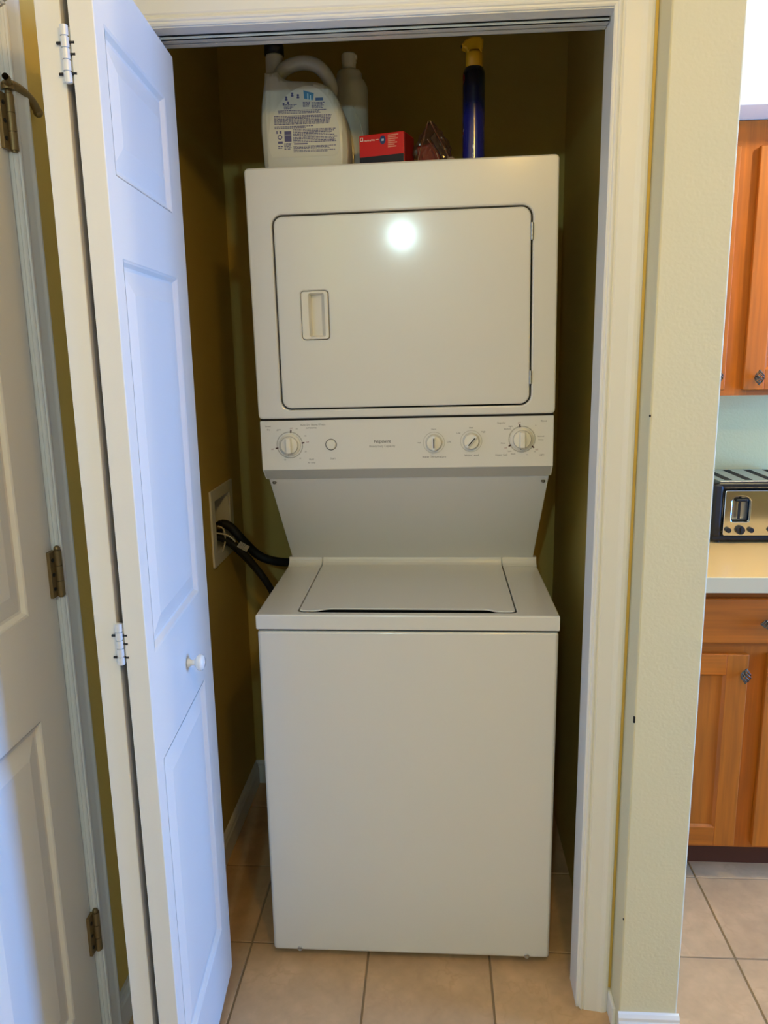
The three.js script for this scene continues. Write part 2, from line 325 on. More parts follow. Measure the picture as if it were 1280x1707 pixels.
// door slab in local axes: width along x from 0 to w, up y, thickness from z = -t to 0; holes [[x0, x1, y0, y1]]
function slab(w, y0, y1, t, holes) {
  const s = rectShape(0, w, y0, y1); for (const h of holes) s.holes.push(rectPath(...h));
  return ext(s, t, 0.0015).translate(0, 0, -t);
}
function panelGeos([x0, x1, y0, y1], t) {
  const c = T((x0 + x1) / 2, (y0 + y1) / 2, 0);
  return [xf(raisedFace(x1 - x0, y1 - y0), c), xf(raisedFace(x1 - x0, y1 - y0), MUL(T(0, 0, -t), c, RY(Math.PI)))];
}
{ // the bifold door, folded open against the left side of the opening
  const d = structGroup('door_1', 'white bifold closet door with raised panels, folded open at the left', 'bifold door');
  const t = 0.035, w = 0.458, rows = [[1.757, 1.957], [1.012, 1.638], [0.202, 0.816]];
  // a frame with x' along u (from the back edge to the front), y up, z' = the side that faces right
  const frame = (x, z, a) => { const ux = Math.sin(a), uz = Math.cos(a), nx = Math.cos(a), nz = -Math.sin(a); return new THREE.Matrix4().set(ux, 0, nx, x, 0, 1, 0, 0, uz, 0, nz, z, 0, 0, 0, 1); };
  const lead = frame(-0.432, 0.065, 4.5 * Math.PI / 180), pivot = frame(-0.4945, 0.065, 6.4 * Math.PI / 180);
  for (const [f, wl] of [[lead, w], [pivot, w - 0.001]]) {
    const leaf = part('leaf', xf(slab(wl, 0.028, 2.053, t, rows.map(([a, b]) => [0.085, 0.415, a, b])), f), M.door, d);
    for (const [a, b] of rows) part('raised_panel', panelGeos([0.085, 0.415, a, b], t).map((g) => xf(g, f)), M.door, leaf);
    if (f === lead) {
      const k = lathe([[0.0001, 0], [0.0095, 0], [0.009, 0.003], [0.0055, 0.009], [0.0055, 0.014], [0.009, 0.017], [0.0145, 0.0205], [0.0165, 0.025], [0.0155, 0.030], [0.011, 0.0335], [0.0001, 0.035]], 28);
      part('knob', xf(k, MUL(f, T(0.216, 0.909, 0), RX(Math.PI / 2))), phy('#f1efe6', 0.22, { clearcoat: 0.6 }), leaf, { label: 'round white knob' });
    }
    // top guide pin into the track
    part('guide_pin', xf(cyl(0.004, 0.004, 0.026), MUL(f, T(0.03, 2.064, -t / 2))), M.steel, leaf);
  }
  for (const [a, b] of [[1.868, 1.942], [1.008, 1.078], [0.17, 0.24]]) {
    const h = (b - a) / 5, gs = [];
    for (let k = 0; k < 5; k++) gs.push(cyl(0.0058, 0.0058, h - 0.0018, 18).translate(-0.4385, a + (k + 0.5) * h, 0.5245));
    gs.push(cyl(0.0042, 0.0042, b - a, 12).translate(-0.4385, (a + b) / 2, 0.5245));
    gs.push(box(-0.449, -0.428, a + 0.002, b - 0.002, 0.5165, 0.5205));
    const hg = part('hinge', gs, M.whiteMetal, d);
    const sc = [];
    for (const [yy, sgn] of [[a + h * 0.85, -1], [a + h * 0.85, 1], [a + h * 2.5, 1], [a + h * 3.5, -1], [a + h * 3.5, 1]]) sc.push(cyl(0.002, 0.002, 0.007, 10).rotateZ(Math.PI / 2).translate(-0.4385 + sgn * 0.0092, yy, 0.5232));
    parts('screw', sc, M.black, hg);
  }
  // track under the head jamb
  const tx0 = CL.o0 + 0.002, tx1 = CL.o1 - 0.002, th = CL.head - 0.0005;
  const tr = part('track', [box(tx0, tx1, th - 0.007, th, 0.0785, 0.0805), box(tx0, tx1, th - 0.007, th, 0.0385, 0.0405), box(tx0, tx1, th - 0.0015, th, 0.0385, 0.0805),
    box(tx0, tx1, th - 0.007, th - 0.0055, 0.0385, 0.0565), box(tx0, tx1, th - 0.007, th - 0.0055, 0.0625, 0.0805)], M.whiteMetal, d);
  part('shadow_gap', box(tx0, tx1, th - 0.0012, th + 0.0002, 0.0805, 0.0835), M.gap, tr);
  part('track_end', box(CL.o1 - 0.04, CL.o1 - 0.006, CL.head - 0.0065, CL.head - 0.003, 0.053, 0.065), M.steel, tr);
}
{ // the hallway door in the left wall, closed; hinges on the far edge
  const d = structGroup('door_2', 'white six panel hallway door with bronze hinges in the left wall', 'door');
  const z0 = 0.298, w = 0.804, t = 0.035;
  const f = new THREE.Matrix4().set(0, 0, 1, ROOM.left - 0.004, 0, 1, 0, 0, 1, 0, 0, z0, 0, 0, 0, 1);   // x' = +z, z' = +x (mirrored)
  const cols = [[0.105, 0.345], [0.459, 0.699]], rows = [[0.20, 0.843], [1.047, 1.62], [1.735, 1.925]];
  const holes = []; for (const c of cols) for (const r of rows) holes.push([...c, ...r]);
  const leaf = part('leaf', xf(slab(w, 0.008, 2.043, t, holes), f), M.door, d);
  for (const h of holes) part('raised_panel', panelGeos(h, t).map((g) => xf(g, f)), M.door, leaf);
  for (const yc of [1.884, 1.095, 0.315]) {
    const hy = 0.089 / 3, gs = [];
    for (let k = 0; k < 3; k++) gs.push(cyl(0.0075, 0.0075, hy - 0.0012, 18).translate(ROOM.left + 0.006, yc + (k - 1) * hy, 0.2960));
    gs.push(cyl(0.005, 0.005, 0.094, 12).translate(ROOM.left + 0.006, yc, 0.2960), new THREE.SphereGeometry(0.0062, 12, 8).translate(ROOM.left + 0.006, yc + 0.047, 0.2960));
    const hg = part('hinge', gs, M.bronze, d);
    part('hinge_leaf', box(ROOM.left - 0.006, ROOM.left + 0.0022, yc - 0.0445, yc + 0.0445, 0.294, 0.319, 0.001), M.bronze, hg);
    parts('screw', [-0.028, 0, 0.028].map((o) => cyl(0.0038, 0.0038, 0.002, 12).rotateZ(Math.PI / 2).translate(ROOM.left + 0.0026, yc + o, 0.311)), M.black, hg);
    if (yc > 1.8) { // hinge pin stop with its arm
      const Y = yc + 0.058, X = ROOM.left + 0.006;
      part('door_stop', [cyl(0.0105, 0.0105, 0.006, 20).translate(X, Y - 0.004, 0.2960), new THREE.SphereGeometry(0.010, 16, 10).scale(1, 0.6, 1).translate(X, Y + 0.002, 0.2960),
        tube([[X, Y, 0.2960], [X + 0.003, Y + 0.003, 0.285], [X + 0.006, Y + 0.001, 0.26], [X + 0.007, Y - 0.006, 0.232], [X + 0.006, Y - 0.016, 0.212]], 0.0075, 30, 12),
        tube([[X, Y, 0.2960], [X + 0.012, Y + 0.002, 0.317], [X + 0.016, Y + 0.002, 0.332]], 0.0055, 14, 10), new THREE.SphereGeometry(0.0085, 14, 10).translate(X + 0.006, Y - 0.019, 0.209)], M.bronze, hg, { label: 'bronze hinge pin stop with curved arm' });
    }
  }
}

// ---------------------------------------------------------------- the stacked laundry centre
const HW = 0.343;
{
  const L = thing('laundry_center', 'almond white stacked washer and dryer unit standing in the closet', 'washer dryer');
  // washer
  const wc = part('washer_cabinet', [box(-HW, HW, 0.0215, 0.8712, -0.70, 0, 0.009), box(-HW + 0.006, HW - 0.006, 0.868, 0.8765, -0.69, -0.006)], M.enamel, L);
  part('seam', box(-HW + 0.004, HW - 0.004, 0.8705, 0.8752, -0.69, -0.0035), M.gap, wc);
  parts('clip', [-0.276, 0.288].map((x) => [new THREE.TorusGeometry(0.005, 0.0016, 8, 18).translate(x, 0.0285, 0.0008), cyl(0.0033, 0.0033, 0.004, 10).rotateX(Math.PI / 2).translate(x, 0.0285, 0.0006)]), M.steel, wc);
  for (const [x, z] of [[-0.29, -0.06], [0.29, -0.06], [-0.29, -0.64], [0.29, -0.64]]) part('foot', [cyl(0.018, 0.021, 0.012, 18).translate(x, 0.006, z), cyl(0.007, 0.007, 0.03, 10).translate(x, 0.02, z)], M.rubber, L);
  // top deck with the lid opening (plan shape x, -z)
  const yT = 0.911, yB = 0.8748, zf = 0.005, zb = -0.402;
  const deck = new THREE.Shape();
  const lx = 0.2505, lr = 0.014, fz = -0.0165;
  deck.moveTo(-HW, -zf); deck.lineTo(HW, -zf); deck.lineTo(HW, -zb); deck.lineTo(lx, -zb); deck.lineTo(lx, -fz + lr); deck.absarc(lx - lr, -fz + lr, lr, 0, -Math.PI / 2, true);
  deck.lineTo(-lx + lr, -fz); deck.absarc(-lx + lr, -fz + lr, lr, -Math.PI / 2, -Math.PI, true); deck.lineTo(-lx, -zb); deck.lineTo(-HW, -zb); deck.closePath();
  const flat = (s, y0, y1, b) => xf(ext(s, y1 - y0, b, 8), MUL(T(0, y0, 0), RX(-Math.PI / 2)));   // plan (x, -z) -> world
  const rise = (x0, x1) => sweepX([[zb, yB], [zb, yT], [zb - 0.008, yT + 0.001], [zb - 0.015, yT + 0.005], [zb - 0.02, yT + 0.012], [zb - 0.022, yT + 0.02], [zb - 0.04, yT + 0.02], [zb - 0.04, yB]], x0, x1);
  part('washer_top', [flat(deck, yB, yT, 0.0035), rise(-HW, -lx), rise(lx, HW), box(-HW, HW, yB, 0.90, -0.70, zb - 0.03)], M.enamel, L);
  part('tub_opening', [box(-lx - 0.01, lx + 0.01, 0.8745, 0.884, zb - 0.01, -0.008), box(-lx + 0.006, lx - 0.006, 0.884, 0.9085, -0.078, -0.0745)], M.gap, L);
  const lid = new THREE.Shape(), g = 0.0035, ix = lx - g, ff = fz - g * 0.9, nd = 0.015;
  lid.moveTo(-ix, -zb); lid.lineTo(-ix, -ff + lr - g); lid.absarc(-ix + lr - g, -ff + lr - g, lr - g, Math.PI, Math.PI * 1.5);
  lid.lineTo(-0.215, -ff); lid.bezierCurveTo(-0.195, -ff, -0.195, -ff + nd, -0.17, -ff + nd); lid.lineTo(0.17, -ff + nd); lid.bezierCurveTo(0.195, -ff + nd, 0.195, -ff, 0.215, -ff);
  lid.lineTo(ix - lr + g, -ff); lid.absarc(ix - lr + g, -ff + lr - g, lr - g, -Math.PI / 2, 0); lid.lineTo(ix, -zb); lid.closePath();
  part('washer_lid', [flat(lid, yT - 0.0012, yT + 0.0026, 0.0012), box(-ix + 0.002, ix - 0.002, yT - 0.02, yT, zb, -0.075), rise(-ix, ix).translate(0, 0.0015, 0)], M.enamel, L);
  // sloping panel between washer and dryer
  part('service_panel', sweepX([[-0.428, 0.905], [-0.4275, 0.926], [-0.166, 1.1965], [-0.166, 1.2], [-0.70, 1.2], [-0.70, 0.905]], -0.3345, 0.3345, 0.002), M.enamelShade, L);
  parts('panel_screw', [-0.323, 0.323].map((x) => xf(lathe([[0.0001, 0.003], [0.004, 0.0022], [0.0052, 0], [0.0001, 0]], 14), MUL(T(x, 1.186, -0.1745), RX(Math.PI / 4)))), M.pewter, L);
  // dryer: everything in a frame very slightly turned, as the photo shows it
  const D = MUL(T(-0.0019, 1.2, -0.1344), RY(-0.0143), RZ(0.0102), T(0, -1.2, 0));
  // control panel
  const CW = 0.6815, CH = 0.118, cy0 = 1.225;
  const legend = canvasTex(2048, 356, (c, W, H) => {
    c.fillStyle = '#dfddd6'; c.fillRect(0, 0, W, H);
    const X = (x) => (x / CW + 0.5) * W, Y = (y) => H - (y - cy0) / CH * H, S = W / CW;
    c.textAlign = 'center'; c.textBaseline = 'middle';
    const txt = (s, x, y, mm, bold, col = '#6c6a64') => { c.fillStyle = col; c.font = (bold ? 'bold ' : '') + Math.round(mm * S / 1000) + 'px sans-serif'; c.fillText(s, X(x), Y(y)); };
    txt('Frigidaire', -0.053, 1.2885, 8.6, true, '#55534d'); txt('Heavy Duty Capacity', -0.054, 1.278, 6.6, false, '#77756e');
    const dial = (x, y, r, marks) => {
      c.strokeStyle = '#a9a79c'; c.lineWidth = 0.0022 * S; c.beginPath(); c.arc(X(x), Y(y), r * S, 0, 7); c.stroke();
      c.strokeStyle = '#b9b7ac'; c.lineWidth = 0.001 * S;
      for (let k = 0; k < 40; k++) { const a = k / 40 * Math.PI * 2; c.beginPath(); c.moveTo(X(x + Math.cos(a) * (r - 0.002)), Y(y + Math.sin(a) * (r - 0.002))); c.lineTo(X(x + Math.cos(a) * (r + 0.002)), Y(y + Math.sin(a) * (r + 0.002))); c.stroke(); }
      for (const [deg, s] of marks) {
        const a = deg * Math.PI / 180, cx = x + Math.cos(a) * (r + 0.0015), cy = y + Math.sin(a) * (r + 0.0015);
        c.save(); c.translate(X(cx), Y(cy)); c.rotate(-a); c.fillStyle = '#3a1512'; c.fillRect(-0.0034 * S, -0.0016 * S, 0.0068 * S, 0.0032 * S); c.restore();
        if (s) txt(s, x + Math.cos(a) * (r + 0.0125), y + Math.sin(a) * (r + (Math.abs(Math.sin(a)) > 0.6 ? 0.0085 : 0.0125)), 4.6, false, '#7a3f3a');
      }
    };
    dial(-0.272, 1.284, 0.0305, [[83, 'Off'], [8, 'Off'], [193, 'Off']]);
    txt('40', -0.254, 1.322, 4.4); txt('50', -0.300, 1.319, 4.4); txt('Less', -0.296, 1.3205, 4.2); txt('60', -0.234, 1.305, 4.4); txt('20', -0.235, 1.268, 4.4); txt('10', -0.249, 1.252, 4.4); txt('30', -0.285, 1.249, 4.4);
    txt('Timed', -0.322, 1.3285, 5); txt('Dry', -0.321, 1.321, 5); txt('Auto Dry More / Press', -0.215, 1.3305, 6.0); txt('AUTOMATIC', -0.219, 1.323, 4.6);
    txt('Fluff', -0.222, 1.249, 5.6); txt('Air Only', -0.222, 1.2415, 5);
    txt('Start', -0.171, 1.2505, 5.8);
    c.strokeStyle = '#5b5850'; c.lineWidth = 0.0016 * S; c.beginPath(); c.arc(X(-0.174), Y(1.2833), 0.0128 * S, 0, 7); c.stroke();
    for (const [x, y] of [[0.067, 1.2835], [0.153, 1.2855]]) { c.strokeStyle = '#bcb9ad'; c.lineWidth = 0.0012 * S; c.beginPath(); c.arc(X(x), Y(y), 0.0245 * S, 0, 7); c.stroke(); }
    txt('Warm', 0.067, 1.3145, 4.4); txt('Hot', 0.033, 1.284, 4.8); txt('Cold', 0.102, 1.285, 4.8); txt('Water Temperature', 0.067, 1.2505, 6.4);
    txt('Med', 0.153, 1.3165, 4.6); txt('Low', 0.124, 1.305, 4.6); txt('High', 0.181, 1.307, 4.6); txt('Water Level', 0.154, 1.2525, 6.4);
    dial(0.269, 1.288, 0.0295, [[99, 'Off'], [208, 'Off'], [324, 'Off']]);
    txt('Regular', 0.222, 1.3265, 5.6); txt('Rinse', 0.318, 1.329, 5.8); txt('Heavy Soil', 0.222, 1.2525, 6); txt('Light', 0.314, 1.2515, 5.4);
    txt('Medium', 0.236, 1.312, 4.4); txt('Light', 0.243, 1.318, 4.4); txt('Normal', 0.312, 1.294, 4.4); txt('Heavy', 0.312, 1.286, 4.4); txt('Rinse', 0.226, 1.2795, 4.4); txt('Spin', 0.241, 1.2605, 4.4); txt('Wash', 0.249, 1.2545, 4.4); txt('6', 0.300, 1.319, 4.4); txt('10', 0.298, 1.259, 4.4); txt('14', 0.281, 1.252, 4.4);
  });
  const panelMat = phy('#ffffff', 0.4, { map: legend });
  const cp = join(sweepX([[0, 1.341], [0, 1.2255], [-0.0015, 1.2235], [-0.027, 1.1995], [-0.028, 1.1995], [-0.26, 1.1995], [-0.26, 1.341]], -CW / 2, CW / 2, 0.0018));
  { const p = cp.attributes.position, n = cp.attributes.normal, uv = cp.attributes.uv; for (let i = 0; i < p.count; i++) n.getZ(i) > 0.9 ? uv.setXY(i, p.getX(i) / CW + 0.5, (p.getY(i) - cy0) / CH) : uv.setXY(i, 0.002, 0.01); }
  const panel = part('control_panel', cp, panelMat, L, { keepUV: true, m: D });
  part('lip', sweepX([[0.0006, 1.2245], [-0.0265, 1.1985], [-0.05, 1.1985], [-0.05, 1.2245]], -CW / 2 + 0.004, CW / 2 - 0.004), M.lip, panel, { m: D, label: 'grey underside lip of the control panel' });
  const big = (x, y) => {
    const k = part('timer_knob', [lathe([[0.0001, 0.0], [0.0262, 0.0], [0.0262, 0.002], [0.0240, 0.005], [0.0205, 0.006], [0.0200, 0.010], [0.0190, 0.0125], [0.0001, 0.0132]], 40).rotateX(Math.PI / 2).translate(x, y, 0)], M.plastic, L, { m: D });
    part('grip', [box(x - 0.0068, x + 0.0068, y - 0.0188, y + 0.0188, 0.010, 0.0245, 0.004)], M.plastic, k, { m: D });
    part('pointer', [new THREE.TorusGeometry(0.0203, 0.0006, 6, 40).translate(x, y, 0.0066), box(x - 0.004, x - 0.0015, y - 0.0235, y - 0.021, 0.004, 0.0056)], M.pewter, k, { m: D });
  };
  big(-0.272, 1.284); big(0.269, 1.288);
  const small = (x, y, a) => {
    const R = MUL(T(x, y, 0), RZ(a));
    const k = part('selector_knob', xf(lathe([[0.0001, 0], [0.0195, 0], [0.0190, 0.003], [0.0175, 0.0045], [0.0168, 0.0105], [0.0155, 0.012], [0.0001, 0.0125]], 36).rotateX(Math.PI / 2), R), M.plastic, L, { m: D });
    part('grip', xf(box(-0.0034, 0.0034, -0.0168, 0.0168, 0.010, 0.021, 0.0025), R), M.white, k, { m: D });
    part('pointer', xf(box(-0.0012, 0.0012, -0.0105, 0.0115, 0.0206, 0.0215), R), M.gap, k, { m: D });
  };
  small(0.067, 1.2835, 0); small(0.153, 1.2855, -0.72);
  part('start_button', lathe([[0.0001, 0], [0.0112, 0], [0.0112, 0.003], [0.0102, 0.0045], [0.006, 0.0038], [0.0001, 0.0035]], 30).rotateX(Math.PI / 2).translate(-0.174, 1.2833, 0), M.plastic, L, { m: D });
  // dryer cabinet
  const dw = 0.3435, d0 = 1.3455, d1 = 1.8975;
  const front = roundRect(-dw, dw, d0, d1, 0.010);
  front.holes.push(roundRect(-0.2875, 0.2885, 1.3655, 1.7975, 0.024, THREE.Path));
  const dc = part('dryer_cabinet', [ext(front, 0.05, 0.004, 12).translate(0, 0, -0.05), box(-dw, dw, d0, d1, -0.62, -0.042, 0.009)], M.enamel, L, { m: D });
  part('seam', box(-dw + 0.004, dw - 0.004, 1.3405, 1.3462, -0.25, -0.003), M.gap, dc, { m: D });
  part('gasket', box(-0.289, 0.29, 1.364, 1.799, -0.0415, -0.020), M.gap, L, { m: D });
  const doorS = roundRect(-0.2838, 0.2848, 1.3692, 1.7938, 0.021);
  doorS.holes.push(roundRect(-0.2295, -0.1665, 1.5245, 1.6325, 0.008, THREE.Path));
  const dd = part('dryer_door', ext(doorS, 0.024, 0.0035, 12).translate(0, 0, -0.0225), M.enamel, L, { m: D });
  const hs = roundRect(-0.2285, -0.1675, 1.5255, 1.6315, 0.0075); hs.holes.push(roundRect(-0.2115, -0.1765, 1.531, 1.6265, 0.004, THREE.Path));
  const cup = (pts) => { const q = new THREE.BufferGeometry(); q.setAttribute('position', new THREE.Float32BufferAttribute(pts, 3)); q.computeVertexNormals(); return q; };
  const c0 = [-0.2115, -0.1765, 1.531, 1.6265], c1 = [-0.2085, -0.1845, 1.534, 1.6235], z1 = 0.002, z2 = -0.017;
  const A = [[c0[0], c0[2], z1], [c0[1], c0[2], z1], [c0[1], c0[3], z1], [c0[0], c0[3], z1]], B = [[c1[0], c1[2], z2], [c1[1], c1[2], z2 + 0.006], [c1[1], c1[3], z2 + 0.006], [c1[0], c1[3], z2]];
  const tri = []; for (let k = 0; k < 4; k++) { const n = (k + 1) % 4; tri.push(...A[k], ...A[n], ...B[n], ...A[k], ...B[n], ...B[k]); } tri.push(...B[0], ...B[1], ...B[2], ...B[0], ...B[2], ...B[3]);
  part('handle', [ext(hs, 0.020, 0.002, 8).translate(0, 0, -0.016), cup(tri)], M.plastic, dd, { m: D, label: 'recessed finger pull' });
  for (const [y, h] of [[1.742, 0.036], [1.428, 0.030]]) {
    const gs = []; for (let k = 0; k < 4; k++) gs.push(cyl(0.0036, 0.0036, h / 4 - 0.001, 12).translate(0.2867, y - h / 2 + (k + 0.5) * h / 4, 0.0012));
    gs.push(cyl(0.0026, 0.0026, h, 10).translate(0.2867, y, 0.0012)); part('hinge', gs, M.steel, dd, { m: D });
  }
}

// ---------------------------------------------------------------- water valve box and hoses
{
  const b = thing('valve_box', 'white recessed washer valve box in the left closet wall', 'valve box', [CL.l, 1.0, -0.565]);
  const s = roundRect(-0.118, 0.118, -0.112, 0.113, 0.004); s.holes.push(rectPath(-0.082, 0.082, -0.074, 0.079));
  const side = new THREE.Matrix4().set(0, 0, 1, 0, 0, 1, 0, 0, 1, 0, 0, 0, 0, 0, 0, 1);
  const white = std('#dfe0dc', 0.45);
  part('frame', xf(ext(s, 0.006, 0.0015), side), white, b);
  part('tray', [box(-0.077, -0.074, -0.078, 0.083, -0.086, 0.086), box(-0.076, 0, -0.078, -0.074, -0.086, 0.086), box(-0.076, 0, 0.079, 0.083, -0.086, 0.086), box(-0.076, 0, -0.078, 0.083, -0.086, -0.082), box(-0.076, 0, -0.078, 0.083, 0.082, 0.086)], white, b);
  for (const z of [0.045, -0.02]) {
    const v = part('valve', [cyl(0.010, 0.010, 0.05, 16).translate(-0.04, -0.028, z), cyl(0.014, 0.014, 0.018, 8).translate(-0.04, 0.004, z), cyl(0.007, 0.007, 0.03, 12).rotateZ(Math.PI / 2).translate(-0.022, -0.02, z)], M.bronze, b);
    part('valve_handle', box(-0.012, -0.006, -0.04, 0.0, z - 0.006, z + 0.006, 0.002), M.black, v);
  }
}
const hoseLabel = ['black drain hose arching highest out of the valve box', 'black water hose with a white tag, out of the valve box', 'black water hose dropping down steepest behind the washer', 'thin pale cable tie looped at the valve box'];
tag(part('drain_hose', tube([[-0.608, 0.958, -0.60], [-0.585, 0.985, -0.60], [-0.555, 0.978, -0.60], [-0.51, 0.925, -0.60], [-0.47, 0.885, -0.605], [-0.425, 0.864, -0.62], [-0.382, 0.850, -0.66], [-0.362, 0.84, -0.715], [-0.31, 0.825, -0.757], [-0.22, 0.80, -0.757]], 0.0135, 60, 14), M.rubber, scene), hoseLabel[0], 'hose');
{
  const h = tag(part('supply_hose', tube([[-0.61, 0.972, -0.52], [-0.588, 0.965, -0.53], [-0.562, 0.953, -0.545], [-0.522, 0.918, -0.565], [-0.480, 0.858, -0.58], [-0.445, 0.795, -0.595], [-0.415, 0.70, -0.64], [-0.385, 0.62, -0.715], [-0.33, 0.59, -0.757], [-0.24, 0.57, -0.757]], 0.0105, 60, 14), M.rubber, scene), hoseLabel[1], 'hose');
  part('paper_tag', xf(box(-0.016, 0.016, -0.010, 0.010, -0.0006, 0.0006), MUL(T(-0.506, 0.928, -0.553), RZ(-0.62), RY(0.25))), std('#d9dad8', 0.6, { map: canvasTex(128, 80, (c) => { c.fillStyle = '#e9eaea'; c.fillRect(0, 0, 128, 80); c.fillStyle = '#8a8f98'; for (let y = 12; y < 74; y += 14) c.fillRect(10, y, 70 + (y * 37) % 40, 5); }) }), h, { keepUV: true, label: 'small printed white tag' });
}
tag(part('supply_hose', tube([[-0.61, 0.972, -0.585], [-0.585, 0.955, -0.585], [-0.55, 0.925, -0.585], [-0.512, 0.885, -0.59], [-0.472, 0.83, -0.60], [-0.438, 0.77, -0.61], [-0.428, 0.66, -0.65], [-0.41, 0.57, -0.725], [-0.34, 0.52, -0.757], [-0.24, 0.50, -0.757]], 0.0095, 60, 14), M.rubber, scene), hoseLabel[2], 'hose');
tag(part('cable_tie', [tube([[-0.575, 0.995, -0.535], [-0.56, 0.985, -0.540], [-0.556, 0.955, -0.540], [-0.560, 0.93, -0.535], [-0.568, 0.91, -0.53]], 0.0022, 24, 8), tube([[-0.606, 0.975, -0.50], [-0.575, 0.978, -0.517], [-0.545, 0.966, -0.535], [-0.528, 0.945, -0.548]], 0.0022, 24, 8)], std('#d9d2bd', 0.6), scene), hoseLabel[3], 'cable tie');

// ---------------------------------------------------------------- things on top of the dryer
const TOP = (x) => 1.8976 + x * 0.0102;     // the slightly sloping top of the dryer
{ // large jug
  const x0 = -0.224, zc = -0.262, y0 = TOP(x0) + 0.001;
  const j = thing('detergent_jug', 'large white jug with loop handle, black cap and printed back label', 'jug', [x0, y0, zc]);
  j.scale.x = 0.945;
  // body: outline extruded with a deep bevel, so it is rounded all around
  const outline = new THREE.Shape(); // simple clean outline
  outline.moveTo(-0.088, 0.0); outline.lineTo(0.088, 0.0); outline.bezierCurveTo(0.099, 0.0, 0.102, 0.008, 0.103, 0.02); outline.bezierCurveTo(0.108, 0.08, 0.098, 0.13, 0.074, 0.165);
  outline.bezierCurveTo(0.060, 0.184, 0.042, 0.190, 0.024, 0.192); outline.lineTo(-0.03, 0.196); outline.bezierCurveTo(-0.050, 0.199, -0.056, 0.206, -0.060, 0.214); outline.lineTo(-0.094, 0.214);
  outline.bezierCurveTo(-0.096, 0.18, -0.108, 0.15, -0.108, 0.09); outline.lineTo(-0.104, 0.02); outline.bezierCurveTo(-0.102, 0.008, -0.099, 0.0, -0.088, 0.0);
  const depth = 0.118, bev = 0.026;
  const body = toCreasedNormals(new THREE.ExtrudeGeometry(outline, { depth: depth - 2 * bev, bevelEnabled: true, bevelThickness: bev, bevelSize: 0.016, bevelOffset: -0.016, bevelSegments: 6, curveSegments: 14 }).translate(0, 0, -depth / 2 + bev), 1.0);
  part('body', body, M.jug, j);
  part('handle', tube([[-0.085, 0.18, 0], [-0.074, 0.212, 0.0], [-0.048, 0.236, 0], [-0.008, 0.245, 0], [0.026, 0.237, 0], [0.049, 0.216, 0], [0.060, 0.190, 0], [0.056, 0.168, 0]], 0.0155, 60, 16), M.jug, j);
  part('neck', lathe([[0.0001, 0.18], [0.022, 0.18], [0.0225, 0.225], [0.0215, 0.262], [0.0205, 0.268], [0.0001, 0.268]], 28).translate(-0.079, 0, -0.012), M.jug, j);
  part('cap', lathe([[0.0001, 0.266], [0.0235, 0.266], [0.0235, 0.285], [0.0215, 0.291], [0.0001, 0.292]], 28).translate(-0.079, 0, -0.012), std('#0c0c12', 0.5), j, { label: 'black screw cap' });
  const lab = canvasTex(512, 512, (c, W, H) => {
    c.fillStyle = '#d6d6cf'; c.fillRect(0, 0, W, H);
    const ink = '#4a4a80'; c.fillStyle = ink;
    const lines = (x, y, w, n, h, gap, rag = 40) => { for (let k = 0; k < n; k++) { let px = x; const end = x + w - ((k * 53) % rag); while (px < end) { const ww = 5 + ((px * 7 + k * 31) % 15); c.fillRect(px, y + k * (h + gap), Math.min(ww, end - px), h); px += ww + 3; } } };
    // usage pictures as small round marks
    for (const [x, y] of [[138, 92], [180, 68], [220, 80]]) { c.beginPath(); c.arc(x, y - 8, 8, 0, 7); c.fill(); c.fillRect(x - 9, y, 18, 12); }
    for (const [x, y] of [[118, 120], [150, 112]]) c.fillRect(x - 6, y, 12, 16);
    c.fillStyle = '#3f86b8'; c.beginPath(); c.moveTo(258, 40); c.lineTo(330, 62); c.lineTo(322, 108); c.lineTo(262, 96); c.fill(); c.fillStyle = '#bfe4f4'; c.fillRect(284, 62, 8, 40); c.fillRect(304, 74, 6, 36); c.fillStyle = '#3b5f96'; c.fillRect(340, 92, 52, 20);
    c.fillStyle = ink; lines(120, 130, 90, 4, 5, 4); lines(252, 118, 50, 4, 5, 4, 10); lines(312, 122, 90, 5, 5, 4, 20); lines(78, 170, 340, 3, 5, 4, 60);
    lines(48, 206, 400, 7, 6, 3, 50); lines(48, 276, 270, 2, 6, 4, 60);
    c.fillRect(116, 310, 48, 72); c.fillStyle = '#e8e8e2'; c.fillRect(118, 334, 44, 3); c.fillStyle = ink;
    c.lineWidth = 6; c.strokeStyle = ink; c.beginPath(); c.arc(84, 350, 13, 0, 7); c.stroke(); c.fillRect(68, 378, 34, 16); c.fillRect(60, 306, 8, 20); c.fillRect(82, 306, 14, 20); lines(68, 410, 36, 2, 6, 5, 8); lines(112, 392, 52, 5, 6, 3, 12);
    lines(176, 298, 300, 5, 6, 4, 40); lines(176, 352, 310, 4, 6, 4, 30); c.fillRect(180, 394, 96, 8); lines(176, 412, 300, 3, 5, 3, 60); lines(176, 440, 290, 2, 5, 4, 60);
  });
  const ls = new THREE.Shape(); ls.moveTo(-0.078, 0.032); ls.lineTo(0.07, 0.032); ls.bezierCurveTo(0.084, 0.034, 0.086, 0.05, 0.083, 0.09); ls.bezierCurveTo(0.077, 0.135, 0.05, 0.172, 0.018, 0.178); ls.bezierCurveTo(-0.02, 0.182, -0.06, 0.155, -0.081, 0.105); ls.bezierCurveTo(-0.09, 0.07, -0.088, 0.04, -0.078, 0.032);
  const lg = join(new THREE.ShapeGeometry(ls, 14).translate(0, 0, depth / 2 + 0.0006));
  { const p = lg.attributes.position, uv = lg.attributes.uv; for (let i = 0; i < p.count; i++) uv.setXY(i, (p.getX(i) + 0.088) / 0.176, (p.getY(i) - 0.024) / 0.158); }
  part('label', lg, std('#ffffff', 0.5, { map: lab }), j, { keepUV: true, label: 'printed back label with blue text blocks' });
}
